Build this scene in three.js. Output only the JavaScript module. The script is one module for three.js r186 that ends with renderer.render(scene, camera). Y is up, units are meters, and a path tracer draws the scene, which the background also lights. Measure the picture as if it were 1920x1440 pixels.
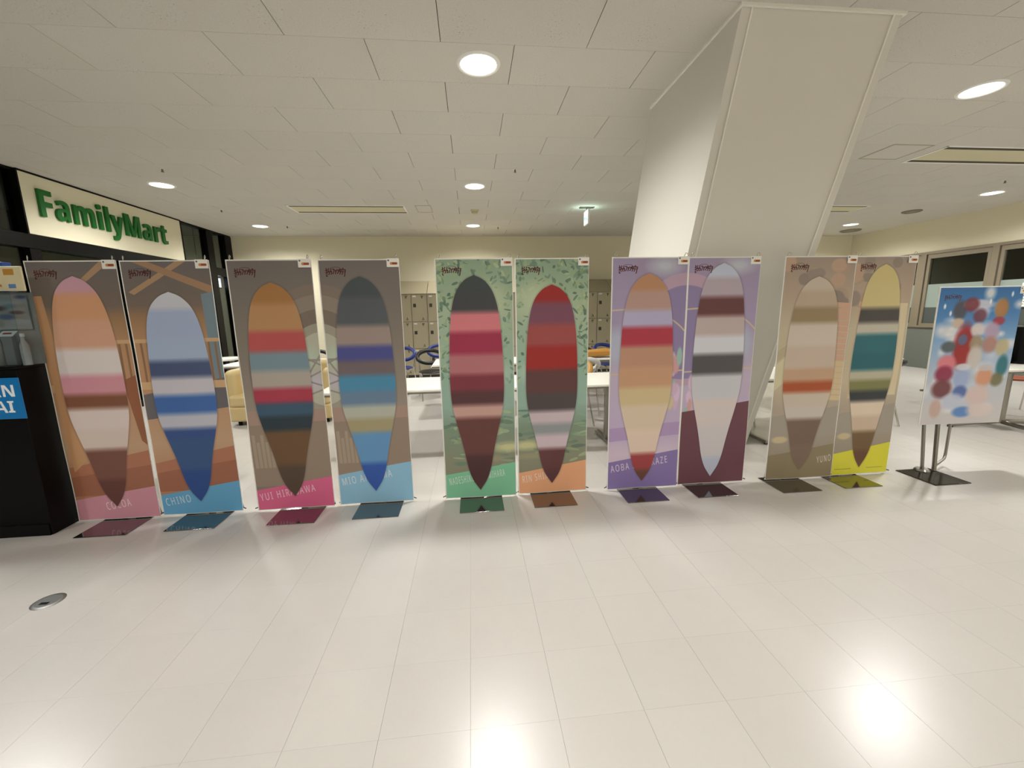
import * as THREE from 'three';
import { RoundedBoxGeometry } from 'three/addons/geometries/RoundedBoxGeometry.js';
import { mergeGeometries } from 'three/addons/utils/BufferGeometryUtils.js';
import { TextGeometry } from 'three/addons/geometries/TextGeometry.js';
import { FontLoader } from 'three/addons/loaders/FontLoader.js';
import { RectAreaLightUniformsLib } from 'three/addons/lights/RectAreaLightUniformsLib.js';
import { ImprovedNoise } from 'three/addons/math/ImprovedNoise.js';

// ---------------------------------------------------------------- camera, sky, exposure
const scene = new THREE.Scene();
scene.background = new THREE.Color(0x000000);            // night outside the windows
const EYE = 1.43, CEIL = 3.25;
const camera = new THREE.PerspectiveCamera(86.156, 4 / 3, 0.05, 60);
{
  const m = new THREE.Matrix4().makeBasis(
    new THREE.Vector3(0.99489, -0.01799, 0.09931),
    new THREE.Vector3(0.03484, 0.98472, -0.17060),
    new THREE.Vector3(-0.09472, 0.17319, 0.98032));
  camera.quaternion.setFromRotationMatrix(m);
  camera.position.set(0, EYE, 0);
}
scene.add(camera);
const renderer = new THREE.WebGLRenderer({ antialias: true });
renderer.toneMapping = THREE.LinearToneMapping;
renderer.toneMappingExposure = 1.0;
renderer.shadowMap.enabled = true;
RectAreaLightUniformsLib.init();
const LAMP_POWER = 25.5, FRONT_POWER = [0, 0, 0, 13, 22, 20], LAMP_ANGLE = 1.42, LAMP_COLOR = 0xfffdf9;
const LAMP_X = [-4.21, 0.124, 4.46, 8.75], LAMP_Z = [-9.25, -6.47, -3.45, -0.5, 2.45, 5.35];

// ---------------------------------------------------------------- helpers
let seed = 20240611;
const rnd = () => { seed |= 0; seed = (seed + 0x6d2b79f5) | 0; let t = Math.imul(seed ^ (seed >>> 15), 1 | seed); t = (t + Math.imul(t ^ (t >>> 7), 61 | t)) ^ t; return ((t ^ (t >>> 14)) >>> 0) / 4294967296; };
const rr = (a, b) => a + (b - a) * rnd();
const used = new Map();
function numbered(name) { const n = used.get(name) || 0; used.set(name, n + 1); return n ? `${name}_${String(n).padStart(3, '0')}` : name; }
function tag(o, label, category, group) { o.userData.label = label; o.userData.category = category; if (group) o.userData.group = group; return o; }
function thing(name, label, category, p = [0, 0, 0], turn = 0, group) {
  const o = new THREE.Group(); o.name = numbered(name); o.position.set(...p); o.rotation.y = turn; scene.add(o);
  return tag(o, label, category, group);
}
function part(name, geo, mat, parent, label) {
  const g = Array.isArray(geo) ? mergeGeometries(geo.map((x) => (x.index ? x.toNonIndexed() : x))) : geo;
  const m = new THREE.Mesh(g, mat); m.name = parent ? name : numbered(name); m.castShadow = m.receiveShadow = true;
  if (label) m.userData.label = label;
  (parent || scene).add(m); return m;
}
function copy(o, label, p, turn = 0, group) {
  const c = o.clone(); c.name = numbered(o.name.replace(/_\d{3}$/, '')); scene.add(c); c.position.set(...p); c.rotation.y = turn;
  c.userData = { ...o.userData, label }; if (group) c.userData.group = group; return c;
}
function struct(name, parent) { const g = new THREE.Group(); g.name = name; g.userData.kind = 'structure'; (parent || scene).add(g); return g; }
const B = (w, h, d, x = 0, y = 0, z = 0) => new THREE.BoxGeometry(w, h, d).translate(x, y, z);
const RB = (w, h, d, x = 0, y = 0, z = 0, r = 0.01, s = 2) => new RoundedBoxGeometry(w, h, d, s, Math.min(r, w / 2.01, h / 2.01, d / 2.01)).translate(x, y, z);
const X = (x0, x1, y0, y1, z0, z1) => B(x1 - x0, y1 - y0, z1 - z0, (x0 + x1) / 2, (y0 + y1) / 2, (z0 + z1) / 2);
const C = (r, h, x = 0, y = 0, z = 0, n = 24, r2) => new THREE.CylinderGeometry(r2 ?? r, r, h, n).translate(x, y, z);
function tube(pts, r, seg = 24, closed = false, n = 8) {
  return new THREE.TubeGeometry(new THREE.CatmullRomCurve3(pts.map((p) => new THREE.Vector3(...p)), closed, 'catmullrom', 0.3), seg, r, n, closed);
}
function rod(a, b, r, n = 10) {
  const A = new THREE.Vector3(...a), D = new THREE.Vector3(...b).sub(A), L = D.length();
  const g = new THREE.CylinderGeometry(r, r, L, n); g.applyQuaternion(new THREE.Quaternion().setFromUnitVectors(new THREE.Vector3(0, 1, 0), D.normalize()));
  return g.translate(A.x + D.x * L / 2, A.y + D.y * L / 2, A.z + D.z * L / 2);
}
function worldUV(g, a = 0, b = 2) { const p = g.attributes.position, u = g.attributes.uv; for (let i = 0; i < p.count; i++) u.setXY(i, p.getComponent(i, a), p.getComponent(i, b)); return g; }
const M = (color, roughness = 0.6, metalness = 0, extra = {}) => new THREE.MeshStandardMaterial({ color, roughness, metalness, ...extra });
const P = (color, roughness = 0.6, extra = {}) => new THREE.MeshPhysicalMaterial({ color, roughness, ...extra });
function field(n, f, srgb) {
  const d = new Uint8Array(n * n * 4);
  for (let y = 0; y < n; y++) for (let x = 0; x < n; x++) { const v = f(x / n, y / n, x, y), i = (y * n + x) * 4; for (let k = 0; k < 3; k++) d[i + k] = Math.max(0, Math.min(255, (Array.isArray(v) ? v[k] : v) * 255)); d[i + 3] = 255; }
  const t = new THREE.DataTexture(d, n, n); t.wrapS = t.wrapT = THREE.RepeatWrapping; t.magFilter = THREE.LinearFilter; t.minFilter = THREE.LinearMipmapLinearFilter; t.generateMipmaps = true; if (srgb) t.colorSpace = THREE.SRGBColorSpace; t.needsUpdate = true; return t;
}
const noise = new ImprovedNoise();
// tileable noise: the square is wrapped on two circles blended at the seams
function tn(u, v, f, z = 0) {
  const s = (a, b) => noise.noise(a * f, b * f, z);
  const wu = u, wv = v;
  return (s(u, v) * (1 - wu) + s(u - 1, v) * wu) * (1 - wv) + (s(u, v - 1) * (1 - wu) + s(u - 1, v - 1) * wu) * wv;
}
function canvasTex(w, h, draw) {
  const c = document.createElement('canvas'); c.width = w; c.height = h; const x = c.getContext('2d'); draw(x, w, h);
  const t = new THREE.CanvasTexture(c); t.colorSpace = THREE.SRGBColorSpace; t.anisotropy = 8; return t;
}
const ink = (v) => Math.round(255 * Math.pow(v / 255, 0.82)), rgb = (r, g, b) => `rgb(${ink(r)},${ink(g)},${ink(b)})`;   // printed tones as they read on paper

// ---------------------------------------------------------------- materials
const ceilBump = field(512, (u, v) => { const a = tn(u, v, 46, 3), b = tn(u, v, 90, 7), c = tn(u, v, 14, 1); return 0.72 + 0.16 * b + 0.08 * c - (a > 0.36 ? (a - 0.36) * 3.2 : 0); });
const ceilMap = field(512, (u, v) => { const a = tn(u, v, 46, 3), b = tn(u, v, 60, 17); const k = 0.93 + 0.04 * b - (a > 0.38 ? (a - 0.38) * 0.8 : 0); return [k, k * 0.985, k * 0.955]; }, true);
for (const t of [ceilBump, ceilMap]) t.repeat.set(1 / 0.61, 1 / 0.61);
const ceilMat = [0xe2e1df, 0xe1e0dd, 0xe0dfdd].map((c) => M(c, 0.92, 0, { map: ceilMap, bumpMap: ceilBump, bumpScale: 0.0016 }));
const floorBump = field(1024, (u, v) => 0.5 + 0.4 * tn(u, v, 3, 2) + 0.1 * tn(u, v, 9, 5) + 0.07 * tn(u, v, 30, 9) + 0.03 * tn(u, v, 70, 11));
const floorMap = field(1024, (u, v) => { const k = 0.955 + 0.012 * tn(u, v, 5, 8) + 0.008 * tn(u, v, 20, 12) + 0.006 * tn(u, v, 120, 2); return [k, k * 0.984, k * 0.958]; }, true);
floorBump.repeat.set(1 / 1.3, 1 / 1.3); floorMap.repeat.set(1 / 1.9, 1 / 1.9); 
const floorMat = [[0.655, 0.65, 0.645], [0.65, 0.645, 0.638], [0.66, 0.654, 0.648], [0.652, 0.645, 0.64]].map((c) => M(new THREE.Color().setRGB(...c), 0.27, 0, { map: floorMap, bumpMap: floorBump, bumpScale: 0.0006 }));
const wallBump = field(256, (u, v) => 0.5 + 0.3 * tn(u, v, 60, 2) + 0.2 * tn(u, v, 20, 3)); wallBump.repeat.set(2, 2);
const mCream = M(0xe6dfc4, 0.8, 0, { bumpMap: wallBump, bumpScale: 0.0006 });
const mColumn = M(0xdfdcd2, 0.7, 0, { bumpMap: wallBump, bumpScale: 0.0006 });
const mBead = M(0xf3f1e6, 0.5);
const mBlack = P(0x070706, 0.42, { specularIntensity: 0.3 }), mBlackMatt = P(0x040404, 0.5, { specularIntensity: 0.3 }), mFrame = M(0x8d8370, 0.45, 0.2), mGray = M(0x4c5350, 0.7), mDark = M(0x2a2c2c, 0.9);
const mGlass = P(0xdfeae6, 0.02, { transmission: 1, thickness: 0, ior: 1.5 });
const mFrost = M(0x93a199, 0.45);
const mSteel = M(0x9a9690, 0.28, 1), mChrome = M(0xc9c7c2, 0.16, 1), mPlate = M(0x8d8a88, 0.07, 1);
const mWhiteTop = M(0xf1efe6, 0.38), mEdge = M(0x6f695c, 0.5), mWhite = M(0xf2f1ec, 0.5), mBlackPlastic = M(0x121112, 0.42), mBluePlastic = M(0x1f2f7a, 0.4), mTan = M(0xb98b45, 0.5), mOrange = M(0xa8502a, 0.5), mPaleGrey = M(0xd3d4cf, 0.45);
const mLocker = M(0x9b9279, 0.5), mLockerDoor = M(0xa39a80, 0.46), mLockerDark = M(0x2f2b22, 0.5);
const mPaper = M(0xf3f2ec, 0.7);

// ---------------------------------------------------------------- floor and ceiling, tile by tile
const XL = -5.46, XR = 10.17, ZB = -10.46, ZF = 7.0;
function inView(x, y, z, pad) {
  const c = new THREE.Vector3(x, y, z).sub(camera.position).applyQuaternion(camera.quaternion.clone().invert());
  if (c.z > -0.2) return false; const sx = 770 * c.x / -c.z, sy = 770 * c.y / -c.z; return Math.abs(sx) < 960 + pad && Math.abs(sy) < 720 + pad;
}
function tileField(parent, y0, y1, x0, px, offs, z0, pz, gx, gz, xr, zr, mats) {
  const list = [];
  for (let j = Math.floor((zr[0] - z0) / pz); j * pz + z0 < zr[1]; j++) for (let i = Math.floor((xr[0] - x0) / px) - 1; i * px + x0 < xr[1]; i++) {
    const ax = Math.max(xr[0], x0 + i * px + (j & 1 ? offs : 0) + gx / 2), bx = Math.min(xr[1], x0 + (i + 1) * px + (j & 1 ? offs : 0) - gx / 2);
    const az = Math.max(zr[0], z0 + j * pz + gz / 2), bz = Math.min(zr[1], z0 + (j + 1) * pz - gz / 2);
    if (bx - ax < 0.02 || bz - az < 0.02) continue;
    const cx = (ax + bx) / 2, cz = (az + bz) / 2, y = (y0 + y1) / 2;
    list.push({ ax, bx, az, bz, d: Math.hypot(cx, y - EYE, cz), see: inView(cx, y, cz, 120), k: Math.floor(rnd() * mats.length) });
  }
  list.sort((a, b) => (b.see - a.see) || (a.d - b.d));
  const rest = mats.map(() => []);
  list.forEach((t, n) => {
    const g = worldUV(X(t.ax, t.bx, y0, y1, t.az, t.bz));
    if (n < 300 && t.see) part('tile', g, mats[t.k], parent); else rest[t.k].push(g);
  });
  rest.forEach((r, k) => { if (r.length) part('tile_field', r, mats[k], parent).userData.kind = 'stuff'; });
}
{
  const floor = struct('floor');
  part('base', X(-7.7, XR + 0.3, -0.2, -0.004, ZB - 0.3, ZF + 0.3), M(0xa39a8a, 0.8), floor);
  tileField(floor, -0.004, 0, -0.05, 0.3135, 0, -1.51, 0.3, 0.0009, 0.0004, [XL, XR], [ZB, ZF], floorMat);
  const ceiling = struct('ceiling');
  part('base', X(-7.7, XR + 0.3, CEIL + 0.012, CEIL + 0.25, ZB - 0.3, ZF + 0.3), M(0x5a564d, 0.9), ceiling);
  tileField(ceiling, CEIL, CEIL + 0.012, -0.139, 1.0165, 0.508, -3.19 - 0.499 * 20, 0.499, 0.005, 0.0022, [XL, XR], [ZB, ZF], ceilMat);
}
// ---------------------------------------------------------------- walls
{
  const wb = struct('wall_back'); part('plaster', worldUV(X(-7.7, XR + 0.3, 0, CEIL + 0.02, ZB - 0.2, ZB), 0, 1), mCream, wb);
  part('skirting', X(XL, XR, 0, 0.09, ZB, ZB + 0.012), mGray, wb);
  const wf = struct('wall_front'); part('plaster', worldUV(X(-7.7, XR + 0.3, 0, CEIL + 0.02, ZF, ZF + 0.2), 0, 1), mCream, wf);
}
const WINDOWS = [];
{
  const wr = struct('wall_right');
  part('upper_wall', worldUV(X(XR, XR + 0.2, 2.57, CEIL + 0.02, ZB, ZF), 2, 1), mCream, wr);
  part('lower_wall', worldUV(X(XR, XR + 0.2, 0, 0.92, ZB, ZF), 2, 1), M(0x6d736c, 0.7), wr);
  part('plain_wall', [worldUV(X(XR, XR + 0.2, 0.92, 2.57, -3.42, ZF), 2, 1), worldUV(X(XR, XR + 0.2, 0.92, 2.57, ZB, -9.87), 2, 1)], mCream, wr);
  for (let i = 0; i < 5; i++) {
    const z0 = -9.87 + i * 1.29, z1 = z0 + 1.29, w = struct('window_' + (i + 1));
    part('frame', [X(XR - 0.03, XR + 0.12, 0.92, 2.57, z0, z0 + 0.055), X(XR - 0.03, XR + 0.12, 0.92, 2.57, z1 - 0.055, z1), X(XR - 0.03, XR + 0.12, 2.515, 2.57, z0 + 0.055, z1 - 0.055), X(XR - 0.03, XR + 0.12, 0.92, 0.96, z0 + 0.055, z1 - 0.055)], mFrame, w);
    part('sash', [X(XR - 0.008, XR + 0.06, 0.96, 2.515, z0 + 0.072, z0 + 0.13), X(XR - 0.008, XR + 0.06, 0.96, 2.515, z1 - 0.13, z1 - 0.072), X(XR - 0.008, XR + 0.06, 2.42, 2.515, z0 + 0.13, z1 - 0.13), X(XR - 0.008, XR + 0.06, 0.96, 1.01, z0 + 0.13, z1 - 0.13)], mFrame, w);
    part('pane', X(XR + 0.03, XR + 0.036, 1.86, 2.42, z0 + 0.13, z1 - 0.13), mGlass, w);
    part('frosted_pane', [X(XR + 0.02, XR + 0.036, 1.36, 1.86, z0 + 0.13, z1 - 0.13)], mFrost, w);
    part('lower_panel', [X(XR + 0.018, XR + 0.036, 1.01, 1.36, z0 + 0.13, z1 - 0.13)], mGray, w);
    WINDOWS.push([z0, z1]);
  }
  const out = struct('wall_outside'); part('dark_facade', X(XR + 2.2, XR + 2.3, -0.2, 3.4, ZB - 1, 0), M(0x1b1a14, 0.9), out);
}
{
  // store front: black framing and glass, the unlit store behind it
  const wl = struct('wall_left');
  part('header_beam', X(XL - 0.12, XL + 0.05, 2.32, 2.49, ZB, ZF), mBlack, wl);
  part('top_rail', X(XL - 0.12, XL + 0.03, 3.225, CEIL, ZB, ZF), mBlack, wl);
  part('bottom_rail', X(XL - 0.1, XL + 0.03, 0, 0.1, ZB, ZF), mBlack, wl);
  const posts = [[-9.76, -9.55], [ZB, -10.21], [-6.02, -5.885], [-4.4, -4.3], [-2.9, -2.8], [-1.2, -1.1], [0.8, 0.9], [2.8, 2.9], [4.8, 4.9], [ZF - 0.1, ZF]];
  for (const [a, b] of posts) part('post', X(XL - 0.1, XL + 0.04, 0.1, 3.225, a, b), mBlack, wl);
  for (const [a, b] of [[-8.86, -8.75], [-7.4, -7.3], [-7.32, -7.22]]) part('post', X(XL - 0.1, XL + 0.02, 0.1, 2.32, a, b), mBlack, wl);
  part('post', X(XL - 0.1, XL + 0.03, 2.49, 3.225, -8.8, -8.74), mBlack, wl);
  const ends = [-10.21, -9.76, null, -9.55, -6.02, null, -5.885, -4.4, null, -4.3, -2.9, null, -2.8, -1.2, null, -1.1, 0.8, null, 0.9, 2.8, null, 2.9, 4.8, null, 4.9, ZF - 0.1];
  for (let i = 0; i < ends.length; i += 3) {
    part('glass_pane', X(XL - 0.035, XL - 0.025, 0.1, 2.32, ends[i], ends[i + 1]), mGlass, wl);
    part('upper_pane', X(XL - 0.035, XL - 0.025, 2.49, 3.225, ends[i], ends[i + 1]), mGlass, wl);
  }
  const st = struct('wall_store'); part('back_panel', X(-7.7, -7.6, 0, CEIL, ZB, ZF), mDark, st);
  part('divider', X(-7.6, XL - 0.12, 0, CEIL, -5.0, -4.9), mBlackMatt, st);
}
// ---------------------------------------------------------------- slanted column
{
  const col = struct('column'), x0 = 1.71, x1 = 2.79, lean = 0.35, zf = -2.7, zb = -3.985;
  const slab = (xa, xb, za, zb2, y0 = 0, y1 = CEIL) => { // sheared in z with height
    const g = X(xa, xb, y0, y1, zb2, za).toNonIndexed(), p = g.attributes.position;
    for (let i = 0; i < p.count; i++) p.setZ(i, p.getZ(i) + lean * (p.getY(i) - CEIL));
    g.computeVertexNormals(); return g;
  };
  part('shaft', slab(x0, x1, zf, zb), mColumn, col);
  part('corner_bead', slab(x0 + 0.06, x0 + 0.069, zf + 0.012, zf), mBead, col);
  part('corner_bead', slab(x1 - 0.069, x1 - 0.06, zf + 0.012, zf), mBead, col);
  part('ceiling_trim', [X(x0 - 0.015, x0, CEIL - 0.018, CEIL, zb, zf + 0.015), X(x0, x1 + 0.015, CEIL - 0.018, CEIL, zf, zf + 0.015), X(x1, x1 + 0.015, CEIL - 0.018, CEIL, zb, zf)], mBead, col);
}
// ---------------------------------------------------------------- ceiling lamps
{
  const lens = new THREE.MeshStandardMaterial({ color: 0xffffff, emissive: 0xfffaf2, emissiveIntensity: 7, roughness: 0.5 });
  const ring = new THREE.LatheGeometry([[0.133, -0.002], [0.136, -0.008], [0.146, -0.011], [0.158, -0.008], [0.163, 0]].map((p) => new THREE.Vector2(...p)), 48);
  const disc = new THREE.LatheGeometry([[0, -0.0065], [0.06, -0.006], [0.11, -0.005], [0.136, -0.002]].reverse().map((p) => new THREE.Vector2(...p)), 48);
  const proto = thing('ceiling_lamp', '', 'lamp', [0, CEIL, 0], 0, 'round ceiling downlights');
  part('trim_ring', ring, mWhite, proto); part('diffuser', disc, lens, proto);
  const where = { '1,0': 'far small round downlight before the exit sign', '1,1': 'round downlight in the ceiling row between vent and smoke detector', '1,2': 'big bright round downlight nearest the camera, over the banners', '0,0': 'small round downlight near the glass store front corner', '0,1': 'round downlight beside the green lettered shop sign', '2,2': 'large round downlight beyond the slanted column, above the ceiling vent', '3,0': 'small round downlight beside the slanted column edge', '3,1': 'round downlight near the window wall' };
  const FIX = { '1,2': [0.124, -3.43], '1,1': [0.126, -6.44], '1,0': [0.121, -9.22], '0,1': [-4.2, -6.54], '0,0': [-4.22, -9.31], '2,2': [4.465, -3.515], '3,1': [8.79, -6.51], '3,0': [8.7, -9.03] };
  const skip = new Set(['2,0', '2,1']); let first = true;
  for (let i = 0; i < 4; i++) for (let j = 0; j < 6; j++) {
    const k = `${i},${j}`; if (skip.has(k)) continue;
    const [x, z] = FIX[k] || [LAMP_X[i], LAMP_Z[j]], label = where[k] || 'round ceiling downlight outside the frame, behind the viewer';
    if (first) { proto.position.set(x, CEIL, z); proto.userData.label = label; first = false; } else copy(proto, label, [x, CEIL, z]);
    const l = new THREE.SpotLight(LAMP_COLOR, j < 3 ? LAMP_POWER : FRONT_POWER[j], 0, LAMP_ANGLE, 0.6, 2); l.name = numbered('lamp_light');
    l.position.set(x, CEIL - 0.02, z); l.target.position.set(x, 0, z); l.castShadow = true; l.shadow.radius = 6.6; l.shadow.mapSize.set(1024, 1024);
    scene.add(l, l.target);
  }
}
// ---------------------------------------------------------------- ceiling fittings
{
  const vm = M(0xd6cfae, 0.6), dk = M(0x4a4232, 0.8);
  function vent(x0, x1, z0, z1, label) {
    const t = thing('ceiling_vent', label, 'air vent', [(x0 + x1) / 2, CEIL, (z0 + z1) / 2], 0, 'long ceiling air vents'), w = x1 - x0, d = z1 - z0;
    part('panel', B(w, 0.004, d * 0.68, 0, -0.004, 0), vm, t);
    part('frame', [B(w + 0.06, 0.008, 0.03, 0, -0.004, d / 2 + 0.0), B(w + 0.06, 0.008, 0.03, 0, -0.004, -d / 2), B(0.03, 0.008, d, w / 2 + 0.015, -0.004, 0), B(0.03, 0.008, d, -w / 2 - 0.015, -0.004, 0)], mPaper, t);
    for (const s of [-1, 1]) part('slot', B(w, 0.003, d * 0.14, 0, -0.0025, s * d * 0.41), dk, t);
  }
  vent(-2.98, -1.09, -8.12, -7.6, 'long narrow ceiling air vent near the shop sign');
  vent(5.66, 7.55, -5.2, -4.68, 'long ceiling air vent under the large downlight by the windows');
  vent(5.56, 7.45, -7.86, -7.38, 'long ceiling air vent half hidden by the slanted column');
  const hatch = (x0, x1, z0, z1, label) => {
    const t = thing('ceiling_hatch', label, 'hatch', [(x0 + x1) / 2, CEIL, (z0 + z1) / 2]), w = x1 - x0, d = z1 - z0, e = 0.012;
    part('frame', [B(w, 0.004, e, 0, -0.002, d / 2), B(w, 0.004, e, 0, -0.002, -d / 2), B(e, 0.004, d, w / 2, -0.002, 0), B(e, 0.004, d, -w / 2, -0.002, 0)], M(0xb3aa94, 0.6), t);
    part('panel', B(w - 0.03, 0.003, d - 0.03, 0, -0.0015, 0), ceilMat[0], t);
  };
  hatch(4.93, 5.44, -5.12, -4.67, 'square access hatch flush in ceiling beside the long vent');
  hatch(-0.88, -0.62, -8.05, -7.57, 'small pale access hatch in ceiling between vent and smoke detector');
  const sd = thing('smoke_detector', 'cream round smoke detector on the ceiling between two downlights', 'detector', [0.14, CEIL, -7.87]);
  part('base', C(0.075, 0.02, 0, -0.01, 0), vm, sd); part('sensor', C(0.05, 0.04, 0, -0.04, 0, 24, 0.062), M(0xb9b08f, 0.6), sd);
  const spk = [[-3.73, -5.86, 'tiny sprinkler head beside the shop sign downlight'], [-4.2, -7.93, 'small sprinkler head over the glass store front'], [0.64, -5.69, 'dark sprinkler head in the middle of the ceiling'], [0.66, -9.33, 'tiny sprinkler head beside the farthest centre downlight'], [-3.69, -9.3, 'tiny sprinkler head beside the corner downlight'], [8.1, -5.86, 'small sprinkler head by the window wall downlight']];
  let p0;
  for (const [x, z, label] of spk) {
    if (!p0) { p0 = thing('sprinkler', label, 'sprinkler', [x, CEIL, z], 0, 'ceiling sprinkler heads'); part('collar', C(0.026, 0.006, 0, -0.003, 0), mWhite, p0); part('stem', C(0.011, 0.03, 0, -0.022, 0), M(0x807866, 0.5), p0); part('deflector', C(0.016, 0.004, 0, -0.039, 0), M(0x807866, 0.5), p0); } else copy(p0, label, [x, CEIL, z]);
  }
  for (const [x, z, r, label] of [[8.77, -7.77, 0.14, 'dark round ceiling diffuser between vent and window wall'], [9.35, -9.7, 0.2, 'round ceiling diffuser in the far corner']]) {
    const t = thing('round_diffuser', label, 'air vent', [x, CEIL, z]); part('ring', new THREE.TorusGeometry(r, 0.018, 8, 32).rotateX(Math.PI / 2).translate(0, -0.006, 0), M(0x8d8674, 0.6), t); part('cone', C(r * 0.5, 0.02, 0, -0.012, 0, 24, r * 0.9), M(0x8a8473, 0.6), t);
  }
  // hanging exit sign, seen almost edge on
  const ex = thing('exit_sign', 'small lit white and green exit sign hanging under the ceiling', 'sign', [2.14, CEIL, -7.62]);
  part('mount', [B(0.26, 0.012, 0.1, 0, -0.006, 0), C(0.01, 0.06, 0, -0.03, 0)], mSteel, ex);
  part('housing', RB(0.03, 0.245, 0.27, 0, -0.18, 0, 0.006), mWhite, ex);
  const tx = canvasTex(256, 232, (c, w, h) => {
    c.fillStyle = '#eefdf6'; c.fillRect(0, 0, w, h); c.fillStyle = '#0c9a78'; c.strokeStyle = '#0c9a78'; c.lineWidth = 20; c.lineCap = 'round'; c.lineJoin = 'round';
    c.beginPath(); c.moveTo(40, 116); c.lineTo(120, 116); c.moveTo(78, 76); c.lineTo(38, 116); c.lineTo(78, 156); c.stroke();
    c.beginPath(); c.arc(172, 62, 17, 0, 7); c.fill(); c.lineWidth = 22; c.beginPath(); c.moveTo(176, 92); c.lineTo(170, 130); c.lineTo(205, 160); c.moveTo(170, 130); c.lineTo(150, 170); c.lineTo(128, 176); c.stroke();
    c.lineWidth = 13; c.beginPath(); c.moveTo(150, 112); c.lineTo(178, 94); c.lineTo(208, 118); c.stroke();
  });
  const face = new THREE.MeshStandardMaterial({ map: tx, emissive: 0xffffff, emissiveMap: tx, emissiveIntensity: 1.0, roughness: 0.4 });
  part('face', new THREE.PlaneGeometry(0.255, 0.23).rotateY(-Math.PI / 2).translate(-0.0155, -0.18, 0), face, ex); part('face', new THREE.PlaneGeometry(0.255, 0.23).rotateY(Math.PI / 2).translate(0.0155, -0.18, 0), face, ex);
  for (const s of [-1, 1]) { const l = new THREE.PointLight(0xd8ffee, 0.12); l.name = numbered('exit_light'); l.position.set(2.14 + s * 0.06, CEIL - 0.12, -7.62); l.castShadow = true; l.shadow.radius = 3; scene.add(l); }
}
// ---------------------------------------------------------------- shop sign
{
  const font = await new FontLoader().loadAsync('fonts/droid/droid_sans_bold.typeface.json');
  const t = thing('shop_sign', 'cream fascia sign with raised green lettering above the dark store front', 'sign', [XL + 0.02, 0, 0]);
  part('panel', RB(0.04, 0.735, 2.84, 0.02, 2.862, -7.315, 0.004), P(0xe9e3c8, 0.3, { clearcoat: 0.6, clearcoatRoughness: 0.1 }), t);
  part('border', [B(0.05, 0.02, 2.86, 0.025, 3.237, -7.315), B(0.05, 0.745, 0.02, 0.025, 2.862, -5.885), B(0.05, 0.745, 0.02, 0.025, 2.862, -8.745)], mBlack, t);
  const text = 'FamilyMart', size = 1, adv = []; let w = 0;
  const data = font.data, k = size / data.resolution;
  for (const ch of text) { adv.push(w); w += data.glyphs[ch].ha * k; }
  const L = 2.28, s = L / w, sy = s * 1.13, green = M(0x046a20, 0.55);
  [...text].forEach((ch, i) => {
    const g = new TextGeometry(ch, { font, size, depth: 0.03, curveSegments: 8, bevelEnabled: true, bevelThickness: 0.002, bevelSize: 0.003, bevelSegments: 1 });
    g.scale(s, sy, 1); g.translate(adv[i] * s, 0, 0); g.rotateY(Math.PI / 2); g.translate(0.042, 2.735, -6.04); part('letter', g, green, t);
  });
  const lit = thing('store_light_panel', 'two bright white light panels glowing behind the dark store glass', 'light', [XL - 0.14, 2.19, -9.78]);
  const fr = new THREE.MeshStandardMaterial({ color: 0xffffff, emissive: 0xe4dcff, emissiveIntensity: 2.4 });
  part('housing', RB(0.03, 0.26, 0.86, -0.03, 0, 0, 0.008), mBlackMatt, lit); for (const dz of [-0.3, 0.3]) part('hanger', rod([-0.03, 0.12, dz], [-0.03, CEIL - 2.19, dz], 0.006), mBlackMatt, lit);
  for (const [dz, pw] of [[0.32, 0.16], [-0.24, 0.27]]) part('panel', RB(0.02, 0.2, pw, 0, 0, dz, 0.004), fr, lit);
  for (const [dz, pw] of [[0.32, 0.16], [-0.24, 0.27]]) { const l = new THREE.RectAreaLight(0xe4dcff, 2.4, pw, 0.2); l.name = numbered('store_glow'); l.position.set(XL - 0.125, 2.19, -9.78 + dz); l.lookAt(XL + 3, 2.19, -9.78 + dz); scene.add(l); }
}
// ---------------------------------------------------------------- banner stands
const KANA = { ki: [[1, 3, 9, 2], [1, 5.5, 9, 4.5], [4, .5, 7.5, 7], [3, 7.5, 3.5, 9.2, 8, 9]], ra: [[3.5, .8, 5.5, 1.8], [3, 3, 2.5, 6.5, 6, 4.8, 8.3, 6, 7.5, 8.8, 4, 9.6]], fu: [[1, 2, 9, 2, 7.5, 6, 3, 9.5]], xa: [[2.5, 4, 8.5, 4, 7, 6], [5.2, 5.5, 5, 7.5, 3.5, 9.5]], n: [[1.5, 2.5, 4, 4], [1.5, 9, 5, 8, 9, 3]], ta: [[4, 1, 1, 5.5], [3.5, 2.5, 8.5, 2.5, 7, 6.5, 2.5, 9.7], [3, 5, 7, 7]], ji: [[1.5, 2, 4, 3.2], [1, 5, 3.5, 6], [1.5, 9.5, 5, 8.5, 8.5, 4.5], [7, 1, 8, 2.5], [8.5, .5, 9.5, 2]], a: [[1, 2, 9, 2, 6.5, 5], [5, 3.5, 4.7, 7, 2, 9.5]] };
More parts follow.
